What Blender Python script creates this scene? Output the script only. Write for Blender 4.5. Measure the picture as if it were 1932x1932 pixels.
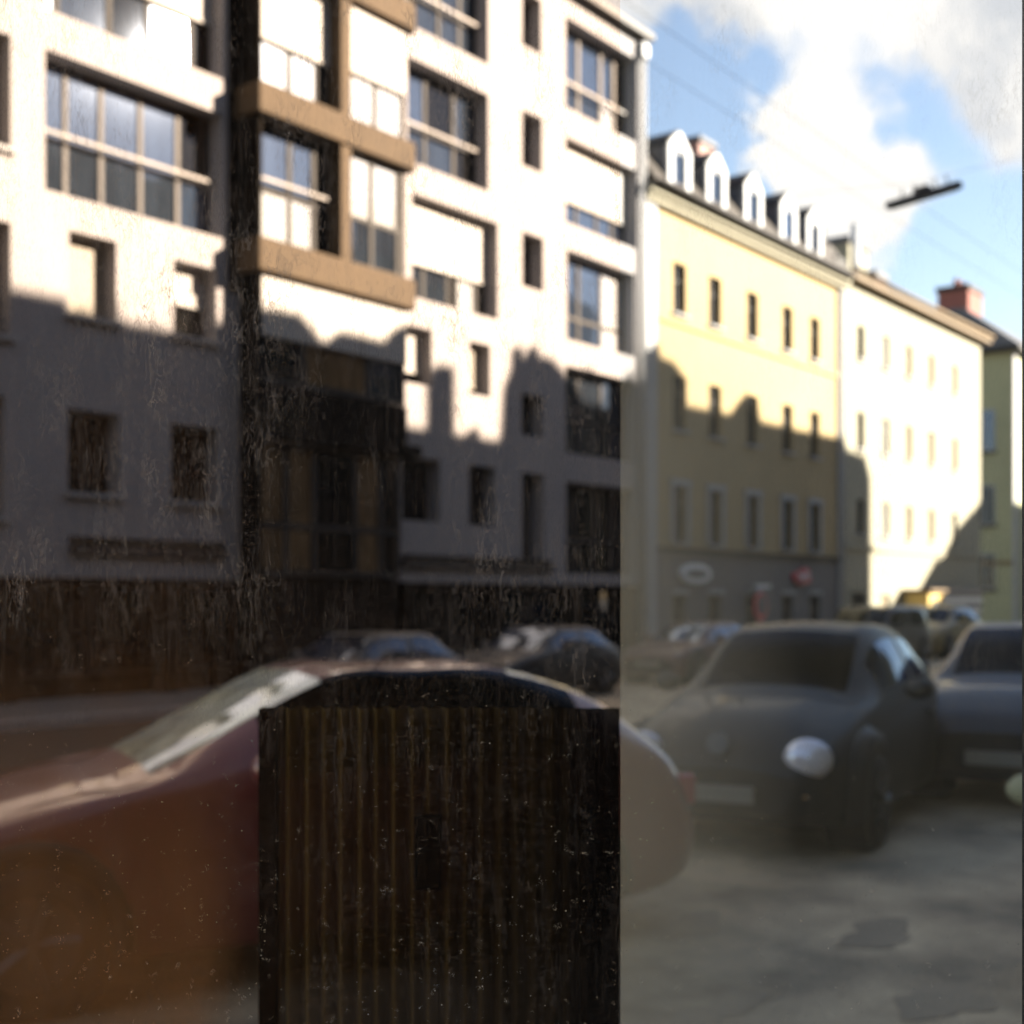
import bpy, bmesh, math, random
import numpy as np
from mathutils import Vector, Matrix
random.seed(7)
R = math.radians
SC = bpy.context.scene
COL = SC.collection
for o in list(bpy.data.objects):
    bpy.data.objects.remove(o)

# ------------------------------------------------------------------ camera
CA, SA = 0.79862, 0.60184            # view axis, 37 degrees off the street axis (+X)
CAMH = 1.7
cam_d = bpy.data.cameras.new('camera')
cam = bpy.data.objects.new('camera', cam_d); COL.objects.link(cam)
cam.location = (0, 0, CAMH)
cam.rotation_euler = (R(90), 0, R(37.0 - 90))
cam_d.sensor_width = 36; cam_d.lens = 46.58
cam_d.shift_y = 0.0839
cam_d.clip_start = 0.05; cam_d.clip_end = 3000
cam_d.dof.use_dof = True
cam_d.dof.focus_distance = 1.15
cam_d.dof.aperture_fstop = 5.6
SC.camera = cam
SC.view_settings.view_transform = 'Standard'
SC.view_settings.look = 'None'
SC.view_settings.exposure = 2.65
SC.view_settings.gamma = 1
SC.cycles.max_bounces = 6; SC.cycles.diffuse_bounces = 3; SC.cycles.glossy_bounces = 3; SC.cycles.transmission_bounces = 3; SC.cycles.transparent_max_bounces = 8
SC.view_settings.use_curve_mapping = False

# ------------------------------------------------------------------ sun and sky
SUN_AZ, SUN_EL = 38.7, 22.0          # azimuth measured from -Y towards +X
sund = Vector((math.cos(R(SUN_EL))*math.sin(R(SUN_AZ)), -math.cos(R(SUN_EL))*math.cos(R(SUN_AZ)), math.sin(R(SUN_EL))))
sl = bpy.data.lights.new('sun', 'SUN'); sl.energy = 5.0; sl.angle = R(0.5); sl.color = (1, .93, .82)
so = bpy.data.objects.new('sun', sl); COL.objects.link(so)
so.location = (20, -30, 40); so.rotation_euler = sund.to_track_quat('Z', 'Y').to_euler()

W = bpy.data.worlds.new('World'); SC.world = W; W.use_nodes = True
nt = W.node_tree; nt.nodes.clear()
def N(t, typ, **kw):
    n = t.nodes.new(typ)
    for k, v in kw.items():
        if k.startswith('in_'):
            n.inputs[int(k[3:])].default_value = v
        else:
            setattr(n, k, v)
    return n
def math_n(t, op, a, b=None, clamp=False):
    n = t.nodes.new('ShaderNodeMath'); n.operation = op; n.use_clamp = clamp
    for i, v in enumerate((a, b)):
        if v is None: continue
        if isinstance(v, (int, float)): n.inputs[i].default_value = v
        else: t.links.new(v, n.inputs[i])
    return n.outputs[0]
def mapr(t, v, a, b, c=0., d=1., smooth=False):
    n = t.nodes.new('ShaderNodeMapRange')
    if smooth: n.interpolation_type = 'SMOOTHSTEP'
    t.links.new(v, n.inputs[0])
    for i, q in enumerate((a, b, c, d)): n.inputs[i+1].default_value = q
    return n.outputs[0]
sky = N(nt, 'ShaderNodeTexSky'); sky.sky_type = 'NISHITA'; sky.sun_disc = False
sky.sun_elevation = R(SUN_EL); sky.sun_rotation = math.atan2(sund.x, sund.y)
sky.air_density = 1.0; sky.dust_density = .12
tc = N(nt, 'ShaderNodeTexCoord')
nz = N(nt, 'ShaderNodeTexNoise'); nz.inputs['Scale'].default_value = 3.1; nz.inputs['Detail'].default_value = 6; nz.inputs['Roughness'].default_value = .55
mp = N(nt, 'ShaderNodeMapping'); mp.inputs['Scale'].default_value = (1, 1, 1.6); mp.inputs['Location'].default_value = (3.3, 1.2, 0.4)
nt.links.new(tc.outputs['Generated'], mp.inputs[0]); nt.links.new(mp.outputs[0], nz.inputs['Vector'])
def cam_dir(x, y):
    r = (x-966)/2500; e = (1128-y)/2500
    return Vector((CA + r*SA, SA - r*CA, e)).normalized()
cov = mapr(nt, nz.outputs[0], .28, .72, -.45, .45)
wn_ = N(nt, 'ShaderNodeTexNoise'); wn_.inputs['Scale'].default_value = 11; wn_.inputs['Detail'].default_value = 6; wn_.inputs['Roughness'].default_value = .6
nv0 = N(nt, 'ShaderNodeVectorMath'); nv0.operation = 'NORMALIZE'; nt.links.new(tc.outputs['Generated'], nv0.inputs[0]); nt.links.new(nv0.outputs[0], wn_.inputs['Vector'])
wsub = N(nt, 'ShaderNodeVectorMath'); wsub.operation = 'SUBTRACT'; nt.links.new(wn_.outputs['Color'], wsub.inputs[0]); wsub.inputs[1].default_value = (.5, .5, .5)
wsc = N(nt, 'ShaderNodeVectorMath'); wsc.operation = 'SCALE'; nt.links.new(wsub.outputs[0], wsc.inputs[0]); wsc.inputs['Scale'].default_value = .13
wadd = N(nt, 'ShaderNodeVectorMath'); wadd.operation = 'ADD'; nt.links.new(nv0.outputs[0], wadd.inputs[0]); nt.links.new(wsc.outputs[0], wadd.inputs[1])
# banks of cumulus at their bearing in the sky
for (x, y, rad, amp) in ((1510, 210, .045, .9), (1590, 300, .045, .9), (1640, 400, .04, .8), (1500, 300, .03, .5), (1560, 430, .04, .5), (1330, -40, .10, .75), (1500, -60, .08, .8), (1700, 0, .05, .8), (1860, 30, .07, 1.0), (1960, 160, .06, .7), (1690, 170, .025, .3),
                         (1290, 180, .055, -1.3), (1400, 350, .06, -1.2), (1230, 100, .04, -.5), (1610, 115, .05, -1.1), (1740, 200, .035, -.7), (1350, 420, .05, -.5), (1700, 560, .08, -.1), (1850, 330, .06, -.15), (1450, 110, .03, -.3)):
    d = cam_dir(x, y)
    v = N(nt, 'ShaderNodeVectorMath'); v.operation = 'DISTANCE'
    nt.links.new(wadd.outputs[0], v.inputs[0]); v.inputs[1].default_value = d
    b = mapr(nt, v.outputs['Value'], rad*1.7, rad*.1, 0, amp, True)
    cov = math_n(nt, 'ADD', cov, b)
fac = mapr(nt, cov, .0, .75, 0, 1, True)
mix = N(nt, 'ShaderNodeMixRGB'); nt.links.new(fac, mix.inputs[0])
tint = N(nt, 'ShaderNodeMixRGB'); tint.blend_type = 'MULTIPLY'; tint.inputs[0].default_value = 1; tint.inputs[2].default_value = (.98, .90, .90, 1)
nt.links.new(sky.outputs[0], tint.inputs[1])
nt.links.new(tint.outputs[0], mix.inputs[1]); 
cs = N(nt, 'ShaderNodeMixRGB'); cs.inputs[1].default_value = (2.3, 2.45, 2.75, 1); cs.inputs[2].default_value = (3.6, 3.6, 3.65, 1)
cn = N(nt, 'ShaderNodeTexNoise'); cn.inputs['Scale'].default_value = 7; cn.inputs['Detail'].default_value = 5; nt.links.new(wadd.outputs[0], cn.inputs['Vector'])
nt.links.new(mapr(nt, cn.outputs[0], .36, .58, 0, 1, True), cs.inputs[0]); nt.links.new(cs.outputs[0], mix.inputs[2])
bg = N(nt, 'ShaderNodeBackground'); bg.inputs[1].default_value = .05
wo = N(nt, 'ShaderNodeOutputWorld')
nt.links.new(mix.outputs[0], bg.inputs[0]); nt.links.new(bg.outputs[0], wo.inputs[0])

# ------------------------------------------------------------------ helpers
def tag(o, label=None, cat=None, group=None, kind=None):
    if label: o['label'] = label
    if cat: o['category'] = cat
    if group: o['group'] = group
    if kind: o['kind'] = kind
    return o
def empty(name, loc=(0, 0, 0), rz=0, label=None, cat=None, group=None, kind=None):
    o = bpy.data.objects.new(name, None); COL.objects.link(o)
    o.location = loc; o.rotation_euler = (0, 0, rz); o.empty_display_size = .3
    return tag(o, label, cat, group, kind)
class MB:
    def __init__(s): s.v = []; s.f = []; s.sm = False
    def box(s, x0, x1, y0, y1, z0, z1):
        b = len(s.v)
        s.v += [(x, y, z) for z in (z0, z1) for y in (y0, y1) for x in (x0, x1)]
        s.f += [tuple(b+i for i in q) for q in ((0, 2, 3, 1), (4, 5, 7, 6), (0, 1, 5, 4), (2, 6, 7, 3), (0, 4, 6, 2), (1, 3, 7, 5))]
        return s
    def quad(s, *p):
        b = len(s.v); s.v += list(p); s.f.append(tuple(range(b, b+len(p)))); return s
    def grid(s, P):                      # P[i][j] points
        b = len(s.v); n, m = len(P), len(P[0])
        for r in P: s.v += [tuple(q) for q in r]
        for i in range(n-1):
            for j in range(m-1):
                s.f.append((b+i*m+j, b+i*m+j+1, b+(i+1)*m+j+1, b+(i+1)*m+j))
        return s
    def tube(s, p, q, r, n=10, r2=None, cap=True):
        p, q = Vector(p), Vector(q); d = (q-p).normalized()
        a = d.orthogonal().normalized(); c = d.cross(a); b = len(s.v); r2 = r if r2 is None else r2
        for (e, rr) in ((p, r), (q, r2)):
            for k in range(n):
                t = 2*math.pi*k/n; s.v.append(tuple(e + (a*math.cos(t)+c*math.sin(t))*rr))
        for k in range(n): s.f.append((b+k, b+(k+1) % n, b+n+(k+1) % n, b+n+k))
        if cap: s.f += [tuple(b+k for k in range(n))[::-1], tuple(b+n+k for k in range(n))]
        return s
    def ell(s, c, r, n=16, m=10):
        P = []
        for i in range(m+1):
            ph = math.pi*i/m
            P.append([(c[0]+r[0]*math.sin(ph)*math.cos(2*math.pi*j/n), c[1]+r[1]*math.sin(ph)*math.sin(2*math.pi*j/n), c[2]+r[2]*math.cos(ph)) for j in range(n+1)])
        s.grid(P); return s
    def prism_y(s, pts, y0, y1):         # pts in (x,z), extruded along y
        b = len(s.v); n = len(pts)
        s.v += [(x, y0, z) for x, z in pts] + [(x, y1, z) for x, z in pts]
        s.f.append(tuple(b+i for i in range(n))); s.f.append(tuple(b+n+i for i in range(n))[::-1])
        for i in range(n): s.f.append((b+(i+1) % n, b+i, b+n+i, b+n+(i+1) % n))
        return s
    def prism_x(s, pts, x0, x1):         # pts in (y,z)
        b = len(s.v); n = len(pts)
        s.v += [(x0, y, z) for y, z in pts] + [(x1, y, z) for y, z in pts]
        s.f.append(tuple(b+i for i in range(n))[::-1]); s.f.append(tuple(b+n+i for i in range(n)))
        for i in range(n): s.f.append((b+i, b+(i+1) % n, b+n+(i+1) % n, b+n+i))
        return s
    def build(s, name, m, parent=None, smooth=False, loc=(0, 0, 0), bevel=0):
        me = bpy.data.meshes.new(name); me.from_pydata(s.v, [], s.f); me.update()
        if len(s.f) > 5:
            bm = bmesh.new(); bm.from_mesh(me); bmesh.ops.recalc_face_normals(bm, faces=bm.faces[:]); bm.to_mesh(me); bm.free()
        if smooth:
            for p in me.polygons: p.use_smooth = True
        o = bpy.data.objects.new(name, me); COL.objects.link(o); me.materials.append(m)
        o.parent = parent; o.location = loc
        if bevel:
            bv = o.modifiers.new('bevel', 'BEVEL'); bv.width = bevel; bv.segments = 2
        return o
def copy_tree(o, parent=None):
    c = o.copy(); COL.objects.link(c); c.parent = parent
    for ch in o.children: copy_tree(ch, c)
    return c

def mat(name, col, rough=.7, var=.15, vscale=1.5, bump=0, bscale=60, spec=.4, metal=0, coat=0, stretch=1.0, dirt=0):
    m = bpy.data.materials.new(name); m.use_nodes = True; t = m.node_tree
    b = t.nodes['Principled BSDF']
    b.inputs['Roughness'].default_value = rough; b.inputs['Specular IOR Level'].default_value = spec
    b.inputs['Metallic'].default_value = metal; b.inputs['Coat Weight'].default_value = coat; b.inputs['Coat Roughness'].default_value = .04
    c = N(t, 'ShaderNodeTexCoord'); mp = N(t, 'ShaderNodeMapping'); mp.inputs['Scale'].default_value = (1, 1, stretch)
    t.links.new(c.outputs['Object'], mp.inputs[0])
    n = N(t, 'ShaderNodeTexNoise'); n.inputs['Scale'].default_value = vscale; n.inputs['Detail'].default_value = 7; n.inputs['Roughness'].default_value = .62
    t.links.new(mp.outputs[0], n.inputs['Vector'])
    f = mapr(t, n.outputs[0], .3, .7, 1-var, 1+var)
    mx = N(t, 'ShaderNodeVectorMath'); mx.operation = 'SCALE'; mx.inputs[0].default_value = col
    t.links.new(f, mx.inputs['Scale']); t.links.new(mx.outputs[0], b.inputs['Base Color'])
    if dirt:
        n3 = N(t, 'ShaderNodeTexNoise'); n3.inputs['Scale'].default_value = 2.2; n3.inputs['Detail'].default_value = 8
        mp3 = N(t, 'ShaderNodeMapping'); mp3.inputs['Scale'].default_value = (1.6, 1.6, .22)
        t.links.new(c.outputs['Object'], mp3.inputs[0]); t.links.new(mp3.outputs[0], n3.inputs['Vector'])
        dm = N(t, 'ShaderNodeMixRGB'); dm.inputs[2].default_value = (col[0]*.45, col[1]*.42, col[2]*.4, 1)
        t.links.new(mapr(t, n3.outputs[0], .52, .75, 0, dirt), dm.inputs[0]); t.links.new(mx.outputs[0], dm.inputs[1]); t.links.new(dm.outputs[0], b.inputs['Base Color'])
    if bump:
        n2 = N(t, 'ShaderNodeTexNoise'); n2.inputs['Scale'].default_value = bscale; n2.inputs['Detail'].default_value = 4
        t.links.new(c.outputs['Object'], n2.inputs['Vector'])
        bp = N(t, 'ShaderNodeBump'); bp.inputs['Strength'].default_value = bump; bp.inputs['Distance'].default_value = .02
        t.links.new(n2.outputs[0], bp.inputs['Height']); t.links.new(bp.outputs[0], b.inputs['Normal'])
    return m
def glass_mat(name, col, refl, rough=.03, var=.3):
    """window glass seen from outside: what lies behind as a dull colour, the sky mirrored on top"""
    m = bpy.data.materials.new(name); m.use_nodes = True; t = m.node_tree; t.nodes.clear()
    d = N(t, 'ShaderNodeBsdfDiffuse'); g = N(t, 'ShaderNodeBsdfGlossy'); g.inputs['Roughness'].default_value = rough
    g.inputs['Color'].default_value = (.62, .76, 1, 1)
    c = N(t, 'ShaderNodeTexCoord'); n = N(t, 'ShaderNodeTexNoise'); n.inputs['Scale'].default_value = 2.2; n.inputs['Detail'].default_value = 4
    mp = N(t, 'ShaderNodeMapping'); mp.inputs['Scale'].default_value = (3, 3, .5)
    t.links.new(c.outputs['Object'], mp.inputs[0]); t.links.new(mp.outputs[0], n.inputs['Vector'])
    mx = N(t, 'ShaderNodeVectorMath'); mx.operation = 'SCALE'; mx.inputs[0].default_value = col
    t.links.new(mapr(t, n.outputs[0], .3, .7, 1-var, 1+var), mx.inputs['Scale']); t.links.new(mx.outputs[0], d.inputs[0])
    f = N(t, 'ShaderNodeFresnel'); f.inputs[0].default_value = 1.5
    s = N(t, 'ShaderNodeMixShader'); t.links.new(math_n(t, 'ADD', f.outputs[0], refl, True), s.inputs[0])
    t.links.new(d.outputs[0], s.inputs[1]); t.links.new(g.outputs[0], s.inputs[2])
    o = N(t, 'ShaderNodeOutputMaterial'); t.links.new(s.outputs[0], o.inputs[0])
    return m
M = {
 'white_wall': mat('white_stucco', (.240, .228, .232), .85, .04, .6, .3, 90, dirt=.04),
 'yellow_wall': mat('yellow_stucco', (.29, .215, .108), .85, .07, .5, .3, 90, dirt=.15),
 'cream_wall': mat('cream_stucco', (.23, .215, .16), .85, .05, .5, .3, 90, dirt=.12),
 'green_wall': mat('pale_green_stucco', (.27, .27, .165), .85, .08, .5, .3, 90, dirt=.15),
 'opp_wall': mat('ochre_plaster', (.12, .11, .075), .9, .1, .5, .3, 60),
 'grey_wall': mat('grey_plaster', (.12, .112, .11), .85, .1, .5, .3, 80, dirt=.2),
 'trim': mat('pale_trim', (.28, .28, .285), .8, .06, .8, .2, 90, dirt=.1),
 'tan': mat('tan_eave', (.12, .078, .036), .7, .1, 1, .2, 60),
 'brown_panel': mat('ochre_brown_panel', (.046, .027, .009), .8, .12, .8, .15, 60, dirt=.3),
 'reveal': mat('taupe_reveal', (.032, .025, .02), .8, .1, 1),
 'frame': mat('dark_frame', (.007, .006, .006), .7, .1, 2),
 'frame_taupe': mat('taupe_frame', (.028, .023, .021), .6, .1, 2),
 'frame_white': mat('white_frame', (.30, .31, .33), .5, .05, 2),
 'rail': mat('pale_rail', (.085, .07, .063), .5, .05, 2),
 'shutter': mat('white_roller_shutter', (.28, .27, .26), .6, .03, 3),
 'shutter_tan': mat('beige_roller_shutter', (.17, .15, .12), .6, .04, 3),
 'roof': mat('brown_grey_roof_sheet', (.030, .023, .018), .7, .2, 2, .3, 40, stretch=.2),
 'slate': mat('slate_roof', (.07, .075, .09), .7, .25, 3, .4, 30),
 'brick_red': mat('red_brick_chimney', (.2, .07, .055), .85, .25, 6, .4, 60),
 'brick_pink': mat('pink_plaster_chimney', (.28, .17, .15), .85, .15, 3, .3, 60),
 'dark': mat('dark_shopfront_and_shade', (.009, .007, .005), .9, .4, 2, spec=.08),
 'dark2': mat('black_parts_and_shade', (.006, .005, .004), .95, .4, 2, spec=.02),
 'asphalt': mat('worn_pale_asphalt', (.30, .24, .155), .75, .65, 1.3, .6, 25, spec=.5),
 'asphalt_dark': mat('darker_asphalt', (.045, .040, .033), .85, .25, 2, .4, 40, spec=.2),
 'asphalt_new': mat('dark_asphalt_patch', (.215, .175, .118), .7, .25, 2, .4, 40),
 'paving': mat('pavement_slab', (.12, .118, .11), .8, .15, 2, .3, 40),
 'kerb': mat('granite_kerb', (.3, .29, .28), .8, .15, 4, .3, 60),
 'paint': mat('road_marking', (.7, .7, .66), .6, .12, 6),
 'metal': mat('galvanised_metal', (.45, .45, .46), .35, .1, 5, metal=.8),
 'tyre': mat('tyre_rubber', (.02, .02, .02), .8, .2, 5),
 'rim': mat('wheel_rim', (.10, .10, .10), .4, .1, 5, metal=.8),
 'black_plastic': mat('black_plastic', (.008, .008, .008), .6, .1, 5),
 'lens': glass_mat('headlight_lens', (.7, .64, .62), .15, .12, .1),
 'amber': glass_mat('amber_indicator', (.55, .3, .1), .1, .15, .1),
 'tail': glass_mat('tail_light_lens', (.4, .02, .02), .1, .1, .1),
 'plate': mat('number_plate', (.22, .21, .18), .4, .05, 6),
 'lampgrey': mat('lamp_housing', (.015, .015, .017), .5, .1, 5),
 'red_sign': mat('red_sign', (.55, .03, .05), .5, .05, 5),
 'blue_sign': mat('dark_blue_sign', (.03, .035, .07), .5, .05, 5),
 'white_sign': mat('white_sign', (.6, .6, .6), .5, .05, 5),
 'yellow_cloth': mat('yellow_cloth', (.5, .36, .12), .8, .1, 5),
 'orange': mat('orange_box', (.5, .22, .06), .7, .1, 5),
 'skin': mat('skin', (.4, .25, .18), .6, .05, 5),
 'coat_red': mat('dark_red_coat', (.12, .02, .02), .9, .2, 8),
 'hair': mat('dark_hair', (.02, .015, .01), .8, .2, 20),
 'cloth_dark': mat('dark_trousers', (.02, .02, .025), .9, .2, 8),
 'g_sky': glass_mat('pane_mirroring_sky', (.02, .03, .05), .12),
 'g_mid': glass_mat('pane_half_mirroring', (.015, .02, .028), .04),
 'g_dark': glass_mat('pane_dark_room', (.006, .006, .006), -.02),
 'g_white': glass_mat('pane_white_curtain', (.32, .33, .34), .12, .05, .08),
 'g_brown': glass_mat('pane_brown_curtain', (.11, .07, .035), -.02, .05, .4),
 'g_beige': glass_mat('pane_beige_blind', (.29, .245, .18), .05, .05, .05),
 'car_glass': glass_mat('car_glass', (.006, .007, .005), -.03, .03),
 'coupe_screen': glass_mat('windscreen_painted_reflection', (.60, .56, .38), .14, .05, .5),  # pale base colour painted in for a building mirrored in the windscreen
 'coupe_glass': glass_mat('black_tinted_glass', (.004, .004, .003), -.06, .05),
 'car_glass_mid': glass_mat('car_glass_side', (.010, .012, .016), .02, .05),
 'car_glass_sky': glass_mat('car_glass_steep', (.012, .014, .02), .10, .04),
}
def paint(name, c, coat=1.0, metal=.2, rough=.35):
    return mat(name, c, rough, .04, 2, 0, 60, .5, metal, coat)

# ------------------------------------------------------------------ ground
def sheet(name, x0, x1, y0, y1, z, m):
    o = MB().quad((x0, y0, z), (x1, y0, z), (x1, y1, z), (x0, y1, z)).build(name, m)
    return tag(o, kind='structure')
sheet('ground', -900, 1500, -900, 1200, -.03, M['asphalt'])
sheet('road', -120, 400, -1.6, 15.2, 0, M['asphalt'])
sheet('darker_road_sheet', -120, 13.2, 5.6, 15.2, .004, M['asphalt_dark'])  # darker sheet over the left far part of the road
pv = MB().box(-60, 57.5, 15.32, 21.6, 0, .12).build('pavement', M['paving']); tag(pv, kind='structure')
sl_m = MB(); 
for i in range(0, 130): sl_m.box(-60+i*.9+.01, -60+i*.9+.89, 15.35, 16.5, .12, .126); sl_m.box(-60+i*.9+.01, -60+i*.9+.89, 16.52, 17.8, .12, .126)
slabs = sl_m.build('paving_slabs', M['paving'], pv); slabs['kind'] = 'stuff'
k = MB().box(-60, 57.5, 15.2, 15.32, -.02, .135).build('kerb', M['kerb']); tag(k, kind='structure')
k = MB().box(-60, 150, -1.75, -1.6, -.02, .13).build('kerb', M['kerb']); tag(k, kind='structure')
k = MB().box(-60, 150, -4, -1.75, -.02, .12).build('pavement', M['paving']); tag(k, kind='structure')
for (x, y, a, b) in ((6.45, 2.55, .35, .16), (5.55, 1.9, .3, .14), (4.9, 2.6, .35, .12), (8.2, 1.7, .6, .2), (7.2, 1.2, .25, .12), (6.1, 3.4, .3, .1)):
    pts = [(x+a*math.cos(t)*(1+.3*math.sin(3*t+x)+.15*math.sin(5*t+y)), y+b*math.sin(t)*(1+.35*math.sin(2*t+3*x)+.2*math.sin(7*t)), .004) for t in [i*math.pi/20 for i in range(40)]]
    o = MB().quad(*pts).build('asphalt_patch', M['asphalt_new']); tag(o, kind='structure')
for i in range(10):
    o = MB().box(12+i*7, 15+i*7, 8.9, 9.02, .002, .006).build('lane_marking', M['paint']); tag(o, kind='structure')

# ------------------------------------------------------------------ facades
WY = 17.89
def facade(holes, x0, x1, z0, z1, Y, d, back, mb):
    xs = sorted({x0, x1, *[h[0] for h in holes], *[h[1] for h in holes]}); zs = sorted({z0, z1, *[h[2] for h in holes], *[h[3] for h in holes]})
    xs = [x for x in xs if x0 <= x <= x1]; zs = [z for z in zs if z0 <= z <= z1]
    for i in range(len(xs)-1):
        for j in range(len(zs)-1):
            cx, cz = (xs[i]+xs[i+1])/2, (zs[j]+zs[j+1])/2
            if any(h[0] < cx < h[1] and h[2] < cz < h[3] for h in holes): continue
            mb.quad((xs[i], Y, zs[j]), (xs[i+1], Y, zs[j]), (xs[i+1], Y, zs[j+1]), (xs[i], Y, zs[j+1]))
    for (a, b, c, e) in [h[:4] for h in holes]:
        a, b, c, e = max(a, x0), min(b, x1), max(c, z0), min(e, z1)
        mb.quad((a, Y, c), (a, Y, e), (a, Y+d, e), (a, Y+d, c)); mb.quad((b, Y, c), (b, Y+d, c), (b, Y+d, e), (b, Y, e))
        mb.quad((a, Y, e), (b, Y, e), (b, Y+d, e), (a, Y+d, e)); mb.quad((a, Y, c), (a, Y+d, c), (b, Y+d, c), (b, Y, c))
        mb.quad((a, Y+d, c), (b, Y+d, c), (b, Y+d, e), (a, Y+d, e))
    mb.quad((x0, Y, z0), (x0, Y, z1), (x0, back, z1), (x0, back, z0)); mb.quad((x1, Y, z0), (x1, back, z0), (x1, back, z1), (x1, Y, z1))
    mb.quad((x0, Y, z1), (x1, Y, z1), (x1, back, z1), (x0, back, z1)); mb.quad((x0, back, z0), (x0, back, z1), (x1, back, z1), (x1, back, z0))

def window(parent, x0, x1, z0, z1, Y, cols=2, rows=(), panes='g_mid', fm='frame', shutter=None, sh_m='shutter', rail=None, fw=.05, sill=None, name='window', pane_pick=None, slats=False):
    """frame set at depth Y, panes behind it, optional roller shutter down to `shutter`, optional handrail"""
    f = MB(); xs = cols if isinstance(cols, (list, tuple)) else [x0+(x1-x0)*i/cols for i in range(cols+1)]
    zs = [z0]+list(rows)+[z1]
    f.box(x0, x0+fw, Y-.05, Y+.01, z0, z1); f.box(x1-fw, x1, Y-.05, Y+.01, z0, z1)
    f.box(x0+fw, x1-fw, Y-.052, Y+.01, z0, z0+fw); f.box(x0+fw, x1-fw, Y-.052, Y+.01, z1-fw, z1)
    for x in xs[1:-1]: f.box(x-fw*.7, x+fw*.7, Y-.048, Y+.01, z0+fw, z1-fw)
    for z in rows: f.box(x0+fw, x1-fw, Y-.044, Y+.008, z-fw*.6, z+fw*.6)
    o = f.build(name, M[fm], parent)
    for i in range(len(xs)-1):
        for j in range(len(zs)-1):
            p = pane_pick(i, j) if pane_pick else panes
            a = random.uniform(-.004, .004)
            MB().quad((xs[i]+.01, Y-.02+a, zs[j]+.01), (xs[i+1]-.01, Y-.02-a, zs[j]+.01), (xs[i+1]-.01, Y-.018-a, zs[j+1]-.01), (xs[i]+.01, Y-.018+a, zs[j+1]-.01)).build('pane', M[p], o)
    if shutter:
        s = MB(); n = max(1, int(round((x1-x0)/1.4))); w = (x1-x0)/n
        for i in range(n):
            zz = z1-.02
            while zz > shutter:
                h = .13; s.box(x0+i*w+.015, x0+(i+1)*w-.015, Y-.10-(.012 if slats else .004), Y-.09, max(shutter, zz-h)+(.012 if slats else .002), zz); zz -= h
            s.box(x0+i*w+.015, x0+(i+1)*w-.015, Y-.12, Y-.086, shutter-.045, shutter)
        s.build('roller_shutter', M[sh_m], o)
    if rail:
        MB().box(x0-.02, x1+.02, Y-.2, Y-.16, rail-.035, rail+.02).build('handrail', M['rail'], o)
    if sill:
        MB().box(x0-.06, x1+.06, sill-.1, sill+.05, z0-.07, z0-.003).build('sill', M['trim'] if fm != 'frame_taupe' else M['reveal'], o)
    return o

# ---- white apartment block -------------------------------------------------
wb = empty('apartment_block', (20, WY, 0), 0, 'white modern apartment block with ochre brown balcony bay and large dark windows', 'building')
wb_inv = (-20, -WY, 0)
def PW(o): o.location = Vector(o.location)+Vector(wb_inv); return o
WD = .42
rows_big = [(13.33, 15.42), (10.62, 12.75), (7.88, 10.05)]
holesL = [(11.88, 15.38, 7.95, 10.1), (11.9, 15.38, 10.72, 12.85), (11.88, 15.38, 13.4, 15.5),
          (12.3, 13.18, 6.12, 7.42), (14.32, 15.24, 6.12, 7.38), (12.28, 13.25, 3.35, 4.65), (14.26, 15.3, 3.33, 4.63),
          (10.45, 11.3, 8.4, 10.1), (10.45, 11.3, 5.6, 7.3), (10.3, 11.2, 2.9, 4.7), (10.45, 11.3, 11.1, 12.8),
          (12.3, 15.75, 2.36, 2.66),
          (6.5, 9.2, 7.95, 10.1), (6.5, 9.2, 10.72, 12.85), (6.9, 8.6, 3.3, 4.7), (6.9, 8.6, 5.9, 7.3)]
mb = MB(); facade(holesL, 2, 15.42, 2.02, 16, WY, WD, 27, mb)
PW(mb.build('wall', M['white_wall'], wb))
# recess right of the left wing and wall behind the bay
holesB = []
mb = MB(); mb.box(15.423, 20.0, WY+.02, 26.9, 2.02, 15.98)
PW(mb.build('wall', M['white_wall'], wb))
NX = 20.0
holesR = [(20.1, 22.88, 13.38, 15.4), (20.1, 22.88, 10.6, 12.72), (20.35, 23.22, 7.85, 9.98),
          (20.07, 20.98, 6.08, 7.26), (22.22, 22.95, 6.1, 7.24), (20.05, 21.24, 3.28, 4.58), (22.2, 23.14, 3.26, 4.57), (20.02, 25.3, 2.3, 2.58),
          (24.12, 24.86, 14.25, 15.5), (24.12, 24.9, 11.52, 12.78), (24.12, 24.95, 8.78, 10.02), (24.1, 24.95, 5.4, 6.35), (24.12, 24.98, 2.583, 4.55),
          (25.85, 29.0, 13.35, 15.5), (25.85, 29.0, 10.62, 12.65), (25.9, 28.95, 7.85, 9.98), (25.85, 28.95, 5.15, 7.22), (25.88, 28.9, 2.28, 4.47)]
mb = MB(); facade(holesR, NX+.003, 29.4, 2.02, 16, WY, WD, 27, mb)
PW(mb.build('wall', M['white_wall'], wb))
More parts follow.
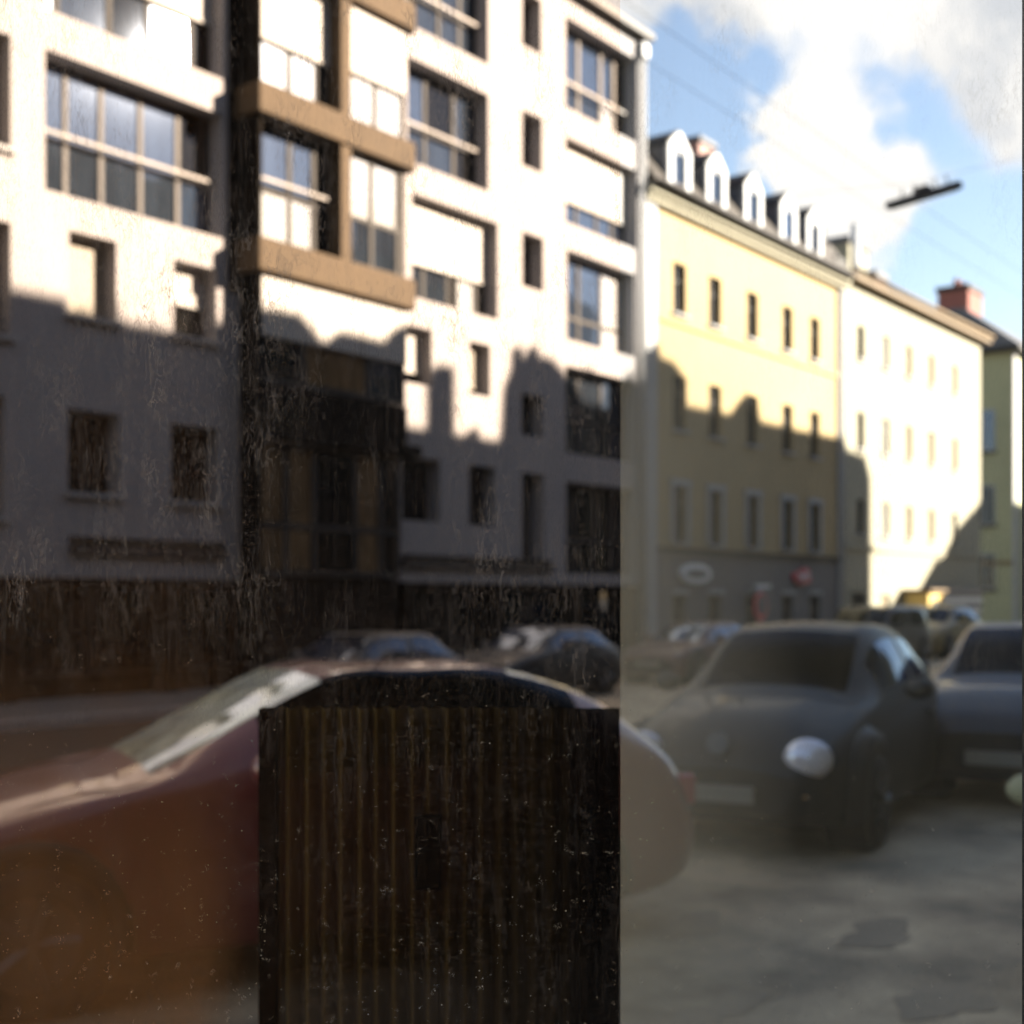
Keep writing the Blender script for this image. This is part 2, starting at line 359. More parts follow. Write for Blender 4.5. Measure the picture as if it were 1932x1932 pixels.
# plinth: dark shopfronts under the white wall
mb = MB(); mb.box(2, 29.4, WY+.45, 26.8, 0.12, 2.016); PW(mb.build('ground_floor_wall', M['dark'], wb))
for i in range(9):
    x = 2.6+i*3; f = MB(); x1 = min(x+2.7, 29.2)
    f.box(x, x1, WY+.38, WY+.44, .45, .52); f.box(x, x1, WY+.38, WY+.44, 1.85, 1.93)
    for q in (x, (x+x1)/2, x1): f.box(q-.03, q+.03, WY+.37, WY+.435, .523, 1.847)
    w_ = PW(f.build('shop_window', M['frame'], wb))
    for a, b in ((x, (x+x1)/2), ((x+x1)/2, x1)):
        MB().quad((a+.03, WY+.42, .52), (b-.03, WY+.42, .52), (b-.03, WY+.42, 1.85), (a+.03, WY+.42, 1.85)).build('pane', M['g_dark'], w_)
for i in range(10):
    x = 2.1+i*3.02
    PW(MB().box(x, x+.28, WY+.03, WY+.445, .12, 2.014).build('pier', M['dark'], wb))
# strip recess fillers (dark awning boxes)
for a, b, z in ((12.32, 15.4, 2.38), (20.05, 25.27, 2.32)):
    PW(MB().box(a, b, WY-.1, WY+.2, z, z+.16).build('awning_box', M['frame_taupe'], wb))
Yw = WY+WD-.03
def pk_blue(i, j): return ('g_sky' if j == 1 else 'g_mid')
def W_(*a, **k): return PW(window(wb, *a, **k))
def col_list(x0, x1, fr): return [x0+(x1-x0)*f for f in fr]
fr5 = (0, .17, .36, .58, .8, 1)
W_(11.88, 15.38, 7.95, 10.1, Yw, col_list(11.88, 15.38, fr5), (8.88,), fm='frame_taupe', rail=8.95, fw=.06, pane_pick=lambda i, j: ('g_sky' if j else 'g_mid') if i != 4 else ('g_sky' if j == 0 else 'g_dark'))
W_(11.9, 15.38, 10.72, 12.85, Yw, col_list(11.9, 15.38, (0, .12, .4, .62, .88, 1)), (), panes='g_mid', shutter=11.75, fw=.07, pane_pick=lambda i, j: ('g_white', 'g_mid', 'g_dark', 'g_white', 'g_dark')[i])
W_(11.88, 15.38, 13.4, 15.5, Yw, 4, (14.3,), panes='g_mid')
W_(12.3, 13.18, 6.12, 7.42, Yw, 1, (), shutter=6.16, sh_m='shutter_tan', sill=WY)
W_(14.32, 15.24, 6.12, 7.38, Yw, 1, (), panes='g_dark', shutter=6.75, sill=WY)
W_(12.28, 13.25, 3.35, 4.65, Yw, 2, (), panes='g_dark', sill=WY)
W_(14.26, 15.3, 3.33, 4.63, Yw, 2, (), panes='g_dark', sill=WY)
for (a, b) in ((8.4, 10.1), (5.6, 7.3), (11.1, 12.8)): W_(10.45, 11.3, a, b, Yw, 1, (), panes='g_dark', shutter=a+.04, sh_m='shutter_tan', sill=WY)
W_(10.3, 11.2, 2.9, 4.7, Yw, 1, (), panes='g_dark', sill=WY)
for (a, b) in ((7.95, 10.1), (10.72, 12.85)): W_(6.5, 9.2, a, b, Yw, 3, (a+.95,), panes='g_mid')
for (a, b) in ((3.3, 4.7), (5.9, 7.3)): W_(6.9, 8.6, a, b, Yw, 2, (), panes='g_dark')
# bay: ochre slabs, post, windows, side walls
BY, SY = 17.39, 17.25
bx0, bx1 = 15.78, 19.70
for (a, b) in ((10.13, 10.68), (7.39, 7.98), (12.88, 13.42), (15.5, 15.98)):
    m_ = MB(); pts = [(bx0-.13, SY), (19.68, SY), (19.80, SY+.05), (19.85, SY+.16), (19.85, WY+.016), (bx0-.13, WY+.016)]
    n0 = len(m_.v); m_.v += [(x, y, a) for x, y in pts]+[(x, y, b) for x, y in pts]; n = len(pts)
    m_.f += [tuple(n0+i for i in range(n))[::-1], tuple(n0+n+i for i in range(n))]+[(n0+i, n0+(i+1) % n, n0+n+(i+1) % n, n0+n+i) for i in range(n)]
    PW(m_.build('balcony_slab', M['brown_panel'], wb, bevel=.03))
for (a, b) in ((7.982, 10.128), (10.682, 12.878), (13.422, 15.498)):
    PW(MB().box(17.72, 17.98, BY-.08, WY+.015, a, b).build('balcony_post', M['brown_panel'], wb))
    PW(MB().box(bx0, bx0+.05, BY, WY+.015, a, b).build('side_wall', M['dark'], wb))  # left side face coloured dark to carry its shade
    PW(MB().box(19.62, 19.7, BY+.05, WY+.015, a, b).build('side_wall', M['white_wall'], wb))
By = BY+.32
def wpick(*t): return lambda i, j: t[j][i]
W_(bx0+.06, 17.715, 7.985, 10.125, By, [bx0+.06, 16.75, 17.35, 17.715], (8.95,), rail=9.1, fw=.07, fm='frame', pane_pick=wpick(('g_white', 'g_white', 'g_dark'), ('g_sky', 'g_sky', 'g_dark')))
W_(17.985, 19.615, 7.985, 10.125, By-.2, [17.985, 18.7, 19.45, 19.615], (8.9,), fw=.07, pane_pick=wpick(('g_mid', 'g_mid', 'g_dark'), ('g_white', 'g_white', 'g_mid')))
W_(bx0+.06, 17.715, 10.685, 12.875, By, [bx0+.06, 16.75, 17.45, 17.715], (), shutter=11.65, fw=.07, pane_pick=wpick(('g_white', 'g_white', 'g_dark')))
W_(17.985, 19.615, 10.685, 12.875, By-.2, 2, (), shutter=11.65, fw=.07, panes='g_white')
W_(bx0+.06, 17.715, 13.425, 15.495, By, 2, (14.2,), fw=.07, panes='g_mid')
W_(17.985, 19.615, 13.425, 15.495, By-.2, 2, (14.2,), fw=.07, panes='g_mid')
# level below the bay: recessed glazed front, mostly shuttered, dark underneath
W_(bx0+.06, 19.66, 5.5, 7.385, BY+.12, [bx0+.06, 16.9, 18.6, 19.66], (), panes='g_mid', shutter=6.35, fw=.09, pane_pick=wpick(('g_dark', 'g_brown', 'g_mid')))
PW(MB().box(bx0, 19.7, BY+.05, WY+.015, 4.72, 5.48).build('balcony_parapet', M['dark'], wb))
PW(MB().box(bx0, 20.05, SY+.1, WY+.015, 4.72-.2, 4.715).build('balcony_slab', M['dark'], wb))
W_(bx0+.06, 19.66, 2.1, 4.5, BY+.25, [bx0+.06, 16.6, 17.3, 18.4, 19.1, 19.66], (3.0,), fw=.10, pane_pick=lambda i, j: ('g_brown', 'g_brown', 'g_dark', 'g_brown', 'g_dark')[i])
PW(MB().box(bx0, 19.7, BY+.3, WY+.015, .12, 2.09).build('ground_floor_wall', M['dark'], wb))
# right wing windows
W_(20.1, 22.88, 13.38, 15.4, Yw, [20.1, 20.7, 21.6, 22.3, 22.88], (14.2,), rail=14.25, fw=.07, panes='g_mid')
W_(20.1, 22.88, 10.6, 12.72, Yw, [20.1, 20.55, 21.15, 22.1, 22.88], (11.45,), rail=11.5, fw=.07, fm='frame', pane_pick=wpick(('g_mid', 'g_mid', 'g_mid', 'g_dark'), ('g_sky', 'g_sky', 'g_dark', 'g_mid')))
W_(20.35, 23.22, 7.85, 9.98, Yw, [20.35, 21.1, 21.9, 22.2, 22.85, 23.22], (), shutter=8.68, fw=.07, pane_pick=wpick(('g_mid', 'g_mid', 'g_dark', 'g_white', 'g_dark')))
W_(20.07, 20.98, 6.08, 7.26, Yw, 1, (), shutter=6.4, panes='g_dark')
W_(22.22, 22.95, 6.1, 7.24, Yw, 1, (), shutter=6.32, sh_m='shutter_tan', panes='g_dark')
W_(20.05, 21.24, 3.28, 4.58, Yw, 2, (), panes='g_dark'); W_(22.2, 23.14, 3.26, 4.57, Yw, 2, (), panes='g_dark')
for (a, b, p) in ((14.25, 15.5, 'g_mid'), (11.52, 12.78, 'g_white'), (8.78, 10.02, 'g_mid'), (5.4, 6.35, 'g_dark'), (2.583, 4.55, 'g_dark')):
    W_(24.12, 24.86, a, b, Yw, [24.12, 24.45, 24.86], (), fw=.06, pane_pick=wpick((p, 'g_dark')))
W_(25.85, 29.0, 13.35, 15.5, Yw, [25.85, 26.9, 27.9, 28.5, 29.0], (14.2,), rail=14.1, fm='frame_taupe', fw=.08, pane_pick=wpick(('g_mid', 'g_mid', 'g_white', 'g_dark'), ('g_sky', 'g_sky', 'g_sky', 'g_dark')))
W_(25.85, 29.0, 10.62, 12.65, Yw, [25.85, 26.8, 27.7, 28.4, 29.0], (), panes='g_sky', shutter=11.3, fw=.07, slats=True)
W_(25.9, 28.95, 7.85, 9.98, Yw, [25.9, 26.9, 27.9, 28.95], (8.5,), fw=.08, pane_pick=wpick(('g_sky', 'g_sky', 'g_white'), ('g_sky', 'g_sky', 'g_white')))
W_(25.85, 28.95, 5.15, 7.22, Yw, 3, (6.0,), fw=.07, panes='g_mid')
W_(25.88, 28.9, 2.28, 4.47, Yw, [25.88, 26.7, 27.6, 28.3, 28.9], (3.1,), fw=.09, panes='g_dark')
# roof edge and roof, downpipe
PW(MB().box(1.8, 29.5, WY-.28, 27.2, 16.05, 16.22).build('roof_edge', M['frame_taupe'], wb))
PW(MB().prism_x([(WY-.1, 16.223), (WY+3.2, 18.3), (24.5, 18.3), (27, 16.223)], 1.9, 29.35).build('roof', M['roof'], wb))
for x, r, m_ in ((29.12, .05, 'frame_white'), (29.30, .05, 'frame_white')):
    dp = MB().tube((x, WY-.09, .12), (x, WY-.09, 15.9), r).build('downpipe', M['trim'], wb, True); PW(dp)
PW(MB().box(29.05, 29.38, WY-.2, WY-.03, 15.55, 15.95).build('rain_hopper', M['frame_white'], wb, bevel=.04))

PW(MB().box(15.50, 15.78, WY+.0, WY+.016, 7.05, 15.97).build('painted_shade_panel', M['dark2'], wb))  # dark strip painted over the wall where the bay's shade falls
PW(MB().box(bx0-.01, bx0+.05, BY, WY+.015, .12, 7.385).build('side_wall', M['dark2'], wb))  # lower left side face painted near black in place of its shade

# ---- yellow house -----------------------------------------------------------
yb = empty('yellow_house', (36, WY, 0), 0, 'yellow stucco town house with five white dormers and grey ground floor', 'building')
def PY(o): o.location = Vector(o.location)+Vector((-36, -WY, 0)); return o
cx = [31.25, 33.25, 35.55, 37.93, 39.95]; hw = .36
hy = []
for c in cx:
    for (a, b) in ((9.35, 10.72), (6.22, 7.68), (3.2, 4.72)): hy.append((c-hw, c+hw, a, b))
mb = MB(); facade(hy, 29.98, 41.75, 3.05, 12.0, WY, .2, 28, mb); PY(mb.build('wall', M['yellow_wall'], yb))
hg = [(c-hw, c+hw, .12 if i in (1,) else .5, 1.78) for i, c in enumerate(cx)]
mb = MB(); facade(hg, 29.98, 41.75, .1, 2.93, WY, .25, 28, mb); PY(mb.build('ground_floor_wall', M['grey_wall'], yb))
PY(MB().box(29.42, 29.977, WY-.06, 28, .1, 12.1).build('pilaster', M['trim'], yb))
PY(MB().box(41.753, 42.16, WY-.06, 28, .1, 12.1).build('pilaster', M['trim'], yb))
PY(MB().box(29.98, 41.75, WY-.1, WY+.3, 2.932, 3.048).build('ledge', M['reveal'], yb))
PY(MB().box(29.98, 41.75, WY-.07, WY-.002, 9.02, 9.16).build('string_course', M['yellow_wall'], yb))
PY(MB().box(29.3, 42.2, WY-.18, 28, 12.003, 12.17).build('cornice', M['cream_wall'], yb))
PY(MB().box(29.3, 42.2, WY-.3, 28, 12.172, 12.36).build('cornice', M['cream_wall'], yb))
PY(MB().prism_x([(WY-.42, 12.363), (WY-.42, 12.43), (WY+.35, 13.55), (WY+2.6, 13.75), (27.9, 13.2), (27.9, 12.363)], 29.42, 42.15).build('roof', M['roof'], yb))
PY(MB().tube((29.4, WY-.47, 12.40), (42.15, WY-.47, 12.40), .06).build('gutter', M['frame'], yb, True))
for i, c in enumerate(cx):
    for k, (a, b) in enumerate(((9.35, 10.72), (6.22, 7.68), (3.2, 4.72))):
        o = window(yb, c-hw, c+hw, a, b, WY+.17, 2, (b-.45,), panes='g_dark', fm='frame', fw=.035, sill=WY,
                   pane_pick=(lambda ii, jj: 'g_mid' if ii == 0 else 'g_dark') if k == 0 else None)
        PY(o)
        if k == 2:
            s = MB().box(c-hw-.14, c-hw-.003, WY-.05, WY+.02, a, b).box(c+hw+.003, c+hw+.14, WY-.05, WY+.02, a, b).box(c-hw-.18, c+hw+.18, WY-.07, WY+.02, b+.003, b+.16)
            PY(s.build('window_surround', M['trim'], yb))
    g = window(yb, c-hw, c+hw, .5 if i != 1 else .12, 1.78, WY+.22, 2, (1.35,), panes='g_dark', fw=.04, name='window' if i != 1 else 'door'); PY(g)
    PY(MB().box(c-hw-.1, c+hw+.1, WY-.06, WY-.002, 1.80, 1.92).build('lintel', M['trim'], yb))
# dormers, each a part of the house
for i, c in enumerate([30.80, 32.85, 35.1, 37.45, 39.35]):
    w = .60 if i == 0 else .57
    zt, zb = 13.62, 12.55; Yd = WY-.28
    arch = [(c-w, zb), (c-w, zt)]+[(c-w*math.cos(t), zt+.46*(1-abs(math.cos(t))**1.25)) for t in [math.pi*k/10 for k in range(1, 10)]]+[(c+w, zt), (c+w, zb)]
    m_ = MB()
    # front with opening
    wi = .33
    m_.prism_y([(c-w, zb), (c-wi, zb), (c-wi, zt-.02), (c-w, zt-.02)], Yd, Yd+.1)
    m_.prism_y([(c+wi, zb), (c+w, zb), (c+w, zt-.02), (c+wi, zt-.02)], Yd, Yd+.1)
    m_.prism_y([(c-w, zt-.018)]+arch[2:-2]+[(c+w, zt-.018)], Yd-.003, Yd+.1)
    d_ = PY(m_.build('dormer', M['frame_white'], yb))
    ch = MB().box(c-w+.015, c-w+.09, Yd+.102, Yd+1.0, zb, zt+.05).box(c+w-.09, c+w-.015, Yd+.102, Yd+1.0, zb, zt+.05)
    ch.build('dormer_cheek', M['slate'], d_)
    rf = [(c+(w+.05)*-math.cos(t), zt+.03+.49*(1-abs(math.cos(t))**1.25)) for t in [math.pi*k/12 for k in range(13)]]
    r2 = [(x*1.0+(c-x)*.1, z-.05) for x, z in rf[::-1]]
    MB().prism_y(rf+r2, Yd+.02, Yd+1.15).build('dormer_roof', M['frame'], d_)
    ww = MB().box(c-wi, c-wi+.04, Yd+.05, Yd+.09, zb+.05, zt-.05).box(c+wi-.04, c+wi, Yd+.05, Yd+.09, zb+.05, zt-.05).box(c-wi+.042, c+wi-.042, Yd+.05, Yd+.09, zt-.09, zt-.05).box(c-wi+.042, c+wi-.042, Yd+.05, Yd+.09, zb+.05, zb+.09)
    ww.build('dormer_window_frame', M['frame_white'], d_)
    MB().quad((c-wi, Yd+.08, zb+.05), (c+wi, Yd+.08, zb+.05), (c+wi, Yd+.08, zt-.05), (c-wi, Yd+.08, zt-.05)).build('pane', M[('g_mid', 'g_mid', 'g_mid', 'g_sky', 'g_dark')[i]], d_)
ch = PY(MB().box(34.7, 35.6, 19.2, 20.3, 13.3, 15.25).build('chimney', M['brick_pink'], yb)); MB().box(34.62, 35.68, 19.12, 20.38, 15.25, 15.4).build('chimney_cap', M['slate'], ch)
# end wall roof vent
PY(MB().tube((41.5, WY+.5, 13.0), (41.5, WY+.5, 14.0), .16).build('roof_vent', M['frame'], yb, True))
PY(MB().box(41.2, 42.1, WY-.2, WY+.3, 12.45, 13.0).build('fire_wall_cap', M['frame'], yb, bevel=.08))
dp = MB().tube((41.82, WY-.16, .1), (41.82, WY-.16, 12.0), .05).build('downpipe', M['trim'], yb, True); PY(dp)

# signs on the grey ground floor
def disc(c, rx, rz, Y, t=.06, n=24):
    return [(c[0]+rx*math.cos(2*math.pi*k/n), c[1]+rz*math.sin(2*math.pi*k/n)) for k in range(n)]
sg = empty('oval_sign', (32.0, WY, 2.36), 0, 'pale oval shop sign on the grey ground floor of the yellow house', 'sign')
MB().prism_y(disc((0, 0), .85, .28, 0), -.12, -.004).build('sign_board', M['white_sign'], sg, bevel=.02)
MB().prism_y(disc((0, .0), .62, .13, 0), -.135, -.122).build('sign_lettering', M['grey_wall'], sg)
sg = empty('red_logo_sign', (38.8, WY, 2.38), 0, 'red looping logo sign above the right hand windows of the yellow house', 'sign')
m_ = MB()
for (x, z, rx, rz) in ((-.3, -.03, .3, .16), (.2, .12, .3, .14), (.35, -.1, .25, .12), (-.1, -.16, .3, .1)): m_.prism_y(disc((x, z), rx, rz, 0), -.1-.004*rx*10, -.01)
m_.build('logo_shape', M['red_sign'], sg)
m_ = MB()
for a in (-.5, .1, .7, 1.5): m_.tube((-.5*math.cos(a), -.15, -.2*math.sin(a)), (.45*math.cos(a), -.15, .2*math.sin(a)), .018, 6)
m_.build('logo_stroke', M['white_sign'], sg)
sg = empty('hanging_round_sign', (34.6, WY-.7, 0), 0, 'round red rimmed sign on a pole in front of the yellow house', 'sign')
MB().tube((0, 0, .0), (0, 0, 2.0), .035).build('pole', M['metal'], sg, True)
MB().prism_y(disc((0, 1.45), .40, .42, 0), -.05, -.01).build('sign_rim', M['red_sign'], sg)
MB().prism_y(disc((.04, 1.5), .28, .3, 0), -.065, -.052).build('sign_face', M['blue_sign'], sg)
sg = empty('blue_banner_sign', (35.7, WY-.1, 1.75), 0, 'dark blue square banner with a white strip above, right of the round red sign', 'sign')
MB().box(-.45, .45, -.2, -.12, -.3, .2).build('sign_board', M['blue_sign'], sg, bevel=.02)
MB().box(-.5, .35, -.25, -.1, .24, .34).build('sign_strip', M['white_sign'], sg)
MB().tube((0, -.15, -.9), (0, -.15, -.3), .03).build('bracket', M['metal'], sg)

# ---- cream house ------------------------------------------------------------
cb = empty('cream_house', (49, WY, 0), 0, 'long cream stucco house with golden eaves right of the yellow house', 'building')
def PC(o): o.location = Vector(o.location)+Vector((-49, -WY, 0)); return o
ccx = [43.72, 46.0, 48.3, 50.68, 53.4]; hw = .31
hc = [(c-hw, c+hw, a, b) for c in ccx for (a, b) in ((9.93, 11.08), (6.85, 8.1), (3.9, 5.1))]+[(42.9, 44.2, .3, 1.9), (45.5, 46.4, .12, 1.8)]
mb = MB(); facade(hc, 42.163, 56.64, .1, 12.45, WY, .16, 28, mb); PC(mb.build('wall', M['cream_wall'], cb))
PC(MB().box(42.17, 46.2, WY-.1, WY-.002, 3.35, 3.5).build('ledge', M['cream_wall'], cb))
PC(MB().box(46.2, 56.7, WY-.06, WY-.002, 3.35, 3.45).build('ledge', M['cream_wall'], cb))
PC(MB().box(42.17, 57.0, WY-.35, 28, 12.453, 12.66).build('eaves', M['tan'], cb))
PC(MB().tube((42.2, WY-.42, 12.72), (57.05, WY-.42, 12.72), .07).build('gutter', M['tan'], cb, True))
PC(MB().prism_x([(WY-.35, 12.663), (22.8, 14.3), (28, 12.663)], 42.2, 56.95).build('roof', M['roof'], cb))
for (a, b, y0, y1, z, m_) in ((51.3, 53.3, 21.5, 22.6, 16.2, 'cream_wall'), (54.4, 55.6, 21.6, 22.5, 15.4, 'brick_pink')):
    c_ = PC(MB().box(a, b, y0, y1, 13, z).build('chimney', M[m_], cb)); MB().box(a-.1, b+.1, y0-.1, y1+.1, z, z+.25).build('chimney_cap', M['slate'], c_)
PC(MB().tube((50.8, 21.0, 13.6), (50.8, 21.0, 16.7), .16).build('flue_pipe', M['frame_white'], cb, True))
for i, c in enumerate(ccx):
    for k, (a, b) in enumerate(((9.93, 11.08), (6.85, 8.1), (3.9, 5.1))):
        p = 'g_dark' if i == 0 or (i == 4 and k == 2) else ('g_beige' if i > 1 else 'g_white')
        fm_ = 'frame' if i == 0 else 'shutter_tan'
        PC(window(cb, c-hw, c+hw, a, b, WY+.13, 2, (), panes=p, fm=fm_, fw=.04, sill=WY))
PC(window(cb, 42.9, 44.2, .3, 1.9, WY+.13, 2, (), panes='g_dark', fw=.05)); PC(window(cb, 45.5, 46.4, .12, 1.8, WY+.13, 1, (1.4,), panes='g_beige', fw=.05, name='door'))
aw = empty('striped_shop_sign', (52.7, WY, 0), 0, 'wide shop front board with dark and pale horizontal bands under the cream house', 'sign')
for i, (a, b, m_) in enumerate(((1.72, 2.15, 'blue_sign'), (1.50, 1.717, 'white_sign'), (1.28, 1.497, 'blue_sign'), (1.08, 1.277, 'white_sign'), (.85, 1.077, 'blue_sign'))):
    MB().box(-3.0, 3.3, -.3+.02*i, -.01, a, b).build('sign_band', M[m_], aw)
aw = empty('ochre_market_booth', (48.4, WY-.4, 0), 0, 'ochre painted street booth between the sunlit cream wall and the striped sign', 'booth')
MB().box(-.8, .8, -.6, .3, .12, 1.9).build('booth_body', M['yellow_cloth'], aw, bevel=.03); MB().box(-.95, .95, -.75, .35, 1.9, 2.02).build('booth_roof', M['tan'], aw, bevel=.02)
MB().box(-.5, .5, -.64, -.602, .95, 1.6).build('booth_hatch', M['frame'], aw)

# ---- pale green house at the far end ----------------------------------------
gb = empty('green_house', (76, 22, 0), 0, 'pale green corner house with slate roof and tall chimney at the street end', 'building')
mb = MB(); GX, GY = 75, 21.9
hg = [(77.2, 78.3, a, b) for (a, b) in ((11.5, 13.0), (8, 9.6), (4.4, 6))]+[(80.2, 81.3, a, b) for (a, b) in ((11.5, 13.0), (8, 9.6), (4.4, 6))]
facade(hg, GX, 95, .02, 15.3, GY, .2, 40, mb)
def PG(o): o.location = Vector(o.location)+Vector((-76, -22, 0)); return o
PG(mb.build('wall', M['green_wall'], gb))
for h in hg: PG(window(gb, *h[:4], GY+.16, 2, (), panes='g_mid', fm='frame_white', fw=.05, sill=GY))
for (y0, y1) in ((22.9, 23.9), (25.5, 26.5)):
    for (a, b) in ((9.9, 12.2), (5.8, 8.0), (2.2, 4.2)):
        f = MB().box(GX-.05, GX-.003, y0, y0+.06, a, b).box(GX-.05, GX-.003, y1-.06, y1, a, b).box(GX-.05, GX-.003, y0+.06, y1-.06, a, a+.06).box(GX-.05, GX-.003, y0+.06, y1-.06, b-.06, b).box(GX-.05, GX-.003, (y0+y1)/2-.03, (y0+y1)/2+.03, a+.06, b-.06)
        o = PG(f.build('window', M['frame_white'], gb))
        MB().quad((GX-.02, y0, a), (GX-.02, y1, a), (GX-.02, y1, b), (GX-.02, y0, b)).build('pane', M['g_mid' if a > 9 else 'g_dark'], o)
        MB().box(GX-.12, GX-.001, y0-.1, y1+.1, a-.15, a-.003).build('sill', M['frame'], o)
PG(MB().box(GX-.5, 95.4, GY-.5, 40.4, 15.3, 15.6).build('eaves', M['frame'], gb))
PG(MB().box(GX-.08, GX+.5, GY-.06, GY-.002, .02, 15.29).build('corner_strip', M['trim'], gb))
PG(MB().box(GX-.06, GX-.002, GY+.01, 40, 3.55, 3.75).build('ledge', M['tan'], gb))
PG(MB().prism_x([(GY-.45, 15.602), (GY+2.6, 18.0), (36.5, 18.0), (40.3, 15.602)], GX-.45, 95.3).build('roof', M['slate'], gb))
c_ = PG(MB().box(81, 83.6, 26.3, 28.2, 17.0, 20.5).build('chimney', M['brick_red'], gb)); MB().box(80.9, 83.7, 26.2, 28.3, 20.5, 20.8).build('chimney_cap', M['frame'], c_)
for i in range(3): MB().tube((81.5+i*.8, 27.2, 20.8), (81.5+i*.8, 27.2, 21.3), .2, 10, .16).build('chimney_pot', M['brick_red'], c_)
# side street wall closing the view behind
bb = empty('terrace_house', (110, 30, 0), 0, 'plain pale terrace house closing the far end of the street', 'building')
mb = MB(); facade([], -8, 30, 0, 13.5, 0, .2, 14, mb); mb.build('wall', M['cream_wall'], bb)
MB().prism_x([(-.3, 13.5), (7, 17), (14.3, 13.5)], -8.3, 30.3).build('roof', M['slate'], bb)

# ------------------------------------------------------------------ opposite row: its roofline casts the shadow on the facades
L = (WY+4)*math.tan(R(SUN_AZ)); DZ = (WY+4)/math.cos(R(SUN_AZ))*math.tan(R(SUN_EL)); OY = -4.0
prof = [(-60, 6.35), (12.3, 6.35), (12.35, 6.18), (15.3, 6.2), (15.35, 6.55), (16.4, 6.6), (17.2, 6.0), (17.4, 6.45), (19.75, 6.45), (19.8, 5.2), (31.6, 5.2), (31.68, 6.95), (34.2, 7.0), (38, 7.0), (42.2, 7.05), (42.6, 6.7), (44.1, 6.62), (44.6, 5.9), (44.62, -DZ)]
opp = empty('opposite_terrace', (40, OY, 0), 0, 'pale terrace with stepped parapets on the near side of the street behind the viewer', 'building')
def PO(o): o.location = Vector(o.location)+Vector((-40, -OY, 0)); return o
pts = [(u+L, z+DZ) for u, z in prof]
PO(MB().prism_y([(pts[0][0], 0)]+pts[:-1]+[(pts[-1][0], 0)], OY-10, OY).build('wall', M['opp_wall'], opp))
for nm, pp in (('gable', [(23.6, 5.0), (23.75, 6.6), (24.1, 7.15), (24.5, 7.3), (25.3, 7.32), (25.75, 7.1), (26.0, 6.9), (26.8, 6.8), (27.1, 7.1), (27.4, 6.75), (28.2, 6.7), (28.7, 7.15), (29.42, 7.3), (29.45, 8.15), (31.0, 8.02), (31.62, 7.65), (31.68, 5.0)]),
               ('gable', [(34.2, 6.9), (34.8, 7.48), (35.2, 7.55), (35.9, 7.5), (36.15, 6.9)]), ('gable', [(37.3, 6.9), (37.6, 7.1), (38.2, 6.9)])):
    PO(MB().prism_y([(u+L, z+DZ) for u, z in pp], OY-.45, OY-.003).build(nm, M['brick_red'], opp))
for a, b, z in ((24.0, 24.25, 7.45), (24.6, 24.85, 7.55), (28.8, 29.0, 7.5), (30.0, 30.3, 8.4), (12.9, 13.3, 6.5), (35.2, 35.4, 7.75), (26.9, 27.1, 7.35)):
    PO(MB().box(a+L, b+L, OY-.4, OY-.1, 5+DZ, z+DZ).build('chimney', M['brick_red'], opp))
for (a, b, z) in ((21.22, 21.75, 6.62), (19.1, 19.68, 6.85), (22.35, 22.6, 5.4)):
    PO(MB().box(a+L, b+L, OY-.55, OY-.02, 5+DZ, z+DZ).build('chimney', M['brick_red'], opp))
proto = None
for j in range(4):
    for i in range(26):
        x = -6+i*2.7; z = 1.2+j*3.4
        if x > pts[-1][0]-1.5: continue
        if proto is None:
            f = MB().box(-.5, .5, .004, .05, 0, .06).box(-.5, .5, .004, .05, 1.74, 1.8).box(-.5, -.44, .004, .048, .062, 1.738).box(.44, .5, .004, .048, .062, 1.738).box(-.03, .03, .004, .048, .062, 1.738)
            proto = f.build('window', M['frame_white'], opp); pn = MB().quad((-.5, .02, 0), (-.5, .02, 1.8), (.5, .02, 1.8), (.5, .02, 0)).build('pane', M['g_dark'], proto); w_ = proto
        else:
            w_ = copy_tree(proto, opp)
        w_.location = (x-40, 0, z)
prof2 = [(48.6, 1.6), (50.4, 2.0), (50.9, 2.6), (51.2, 3.2), (53.6, 3.5), (53.9, 4.6), (56.3, 5.6), (60, 8.0), (75, 9.0), (100, 9)]
opp2 = empty('opposite_corner_house', (60, OY, 0), 0, 'second pale house on the near side of the street beyond the gap', 'building')
pts2 = [(u+L-60, z+DZ) for u, z in prof2]
MB().prism_y([(pts2[0][0], 0)]+pts2+[(pts2[-1][0], 0)], -2.2, 0).build('wall', M['opp_wall'], opp2)

# ------------------------------------------------------------------ cars
def catm(P, sub):
    P = np.array(P, float); n = len(P); out = []
    for i in range(n-1):
        p0 = P[max(i-1, 0)]; p1 = P[i]; p2 = P[i+1]; p3 = P[min(i+2, n-1)]
        for k in range(sub):
            t = k/sub
            out.append(.5*((2*p1)+(-p0+p2)*t+(2*p0-5*p1+4*p2-p3)*t*t+(-p0+3*p1-3*p2+p3)*t**3))
    out.append(P[-1]); return np.array(out)
SUBX, SUBJ = 5, 6
def car_mesh(st):
    rows = []
    for (x, zb, w, zs, ws, ze, we, zt) in st:
        rows.append([(x, 0, zb), (x, .8*w, zb), (x, .97*w, zb+.10), (x, w, zb+.55*(zs-zb)), (x, ws, zs), (x, we, ze), (x, we*.55, ze+(zt-ze)*.8), (x, 0, zt)])
    A = np.array(rows)                                     # stations x 8 x 3
    A = catm(A.reshape(len(st), -1), SUBX).reshape(-1, 8, 3)
    return np.array([catm(r, SUBJ) for r in A])            # NX x NJ x 3
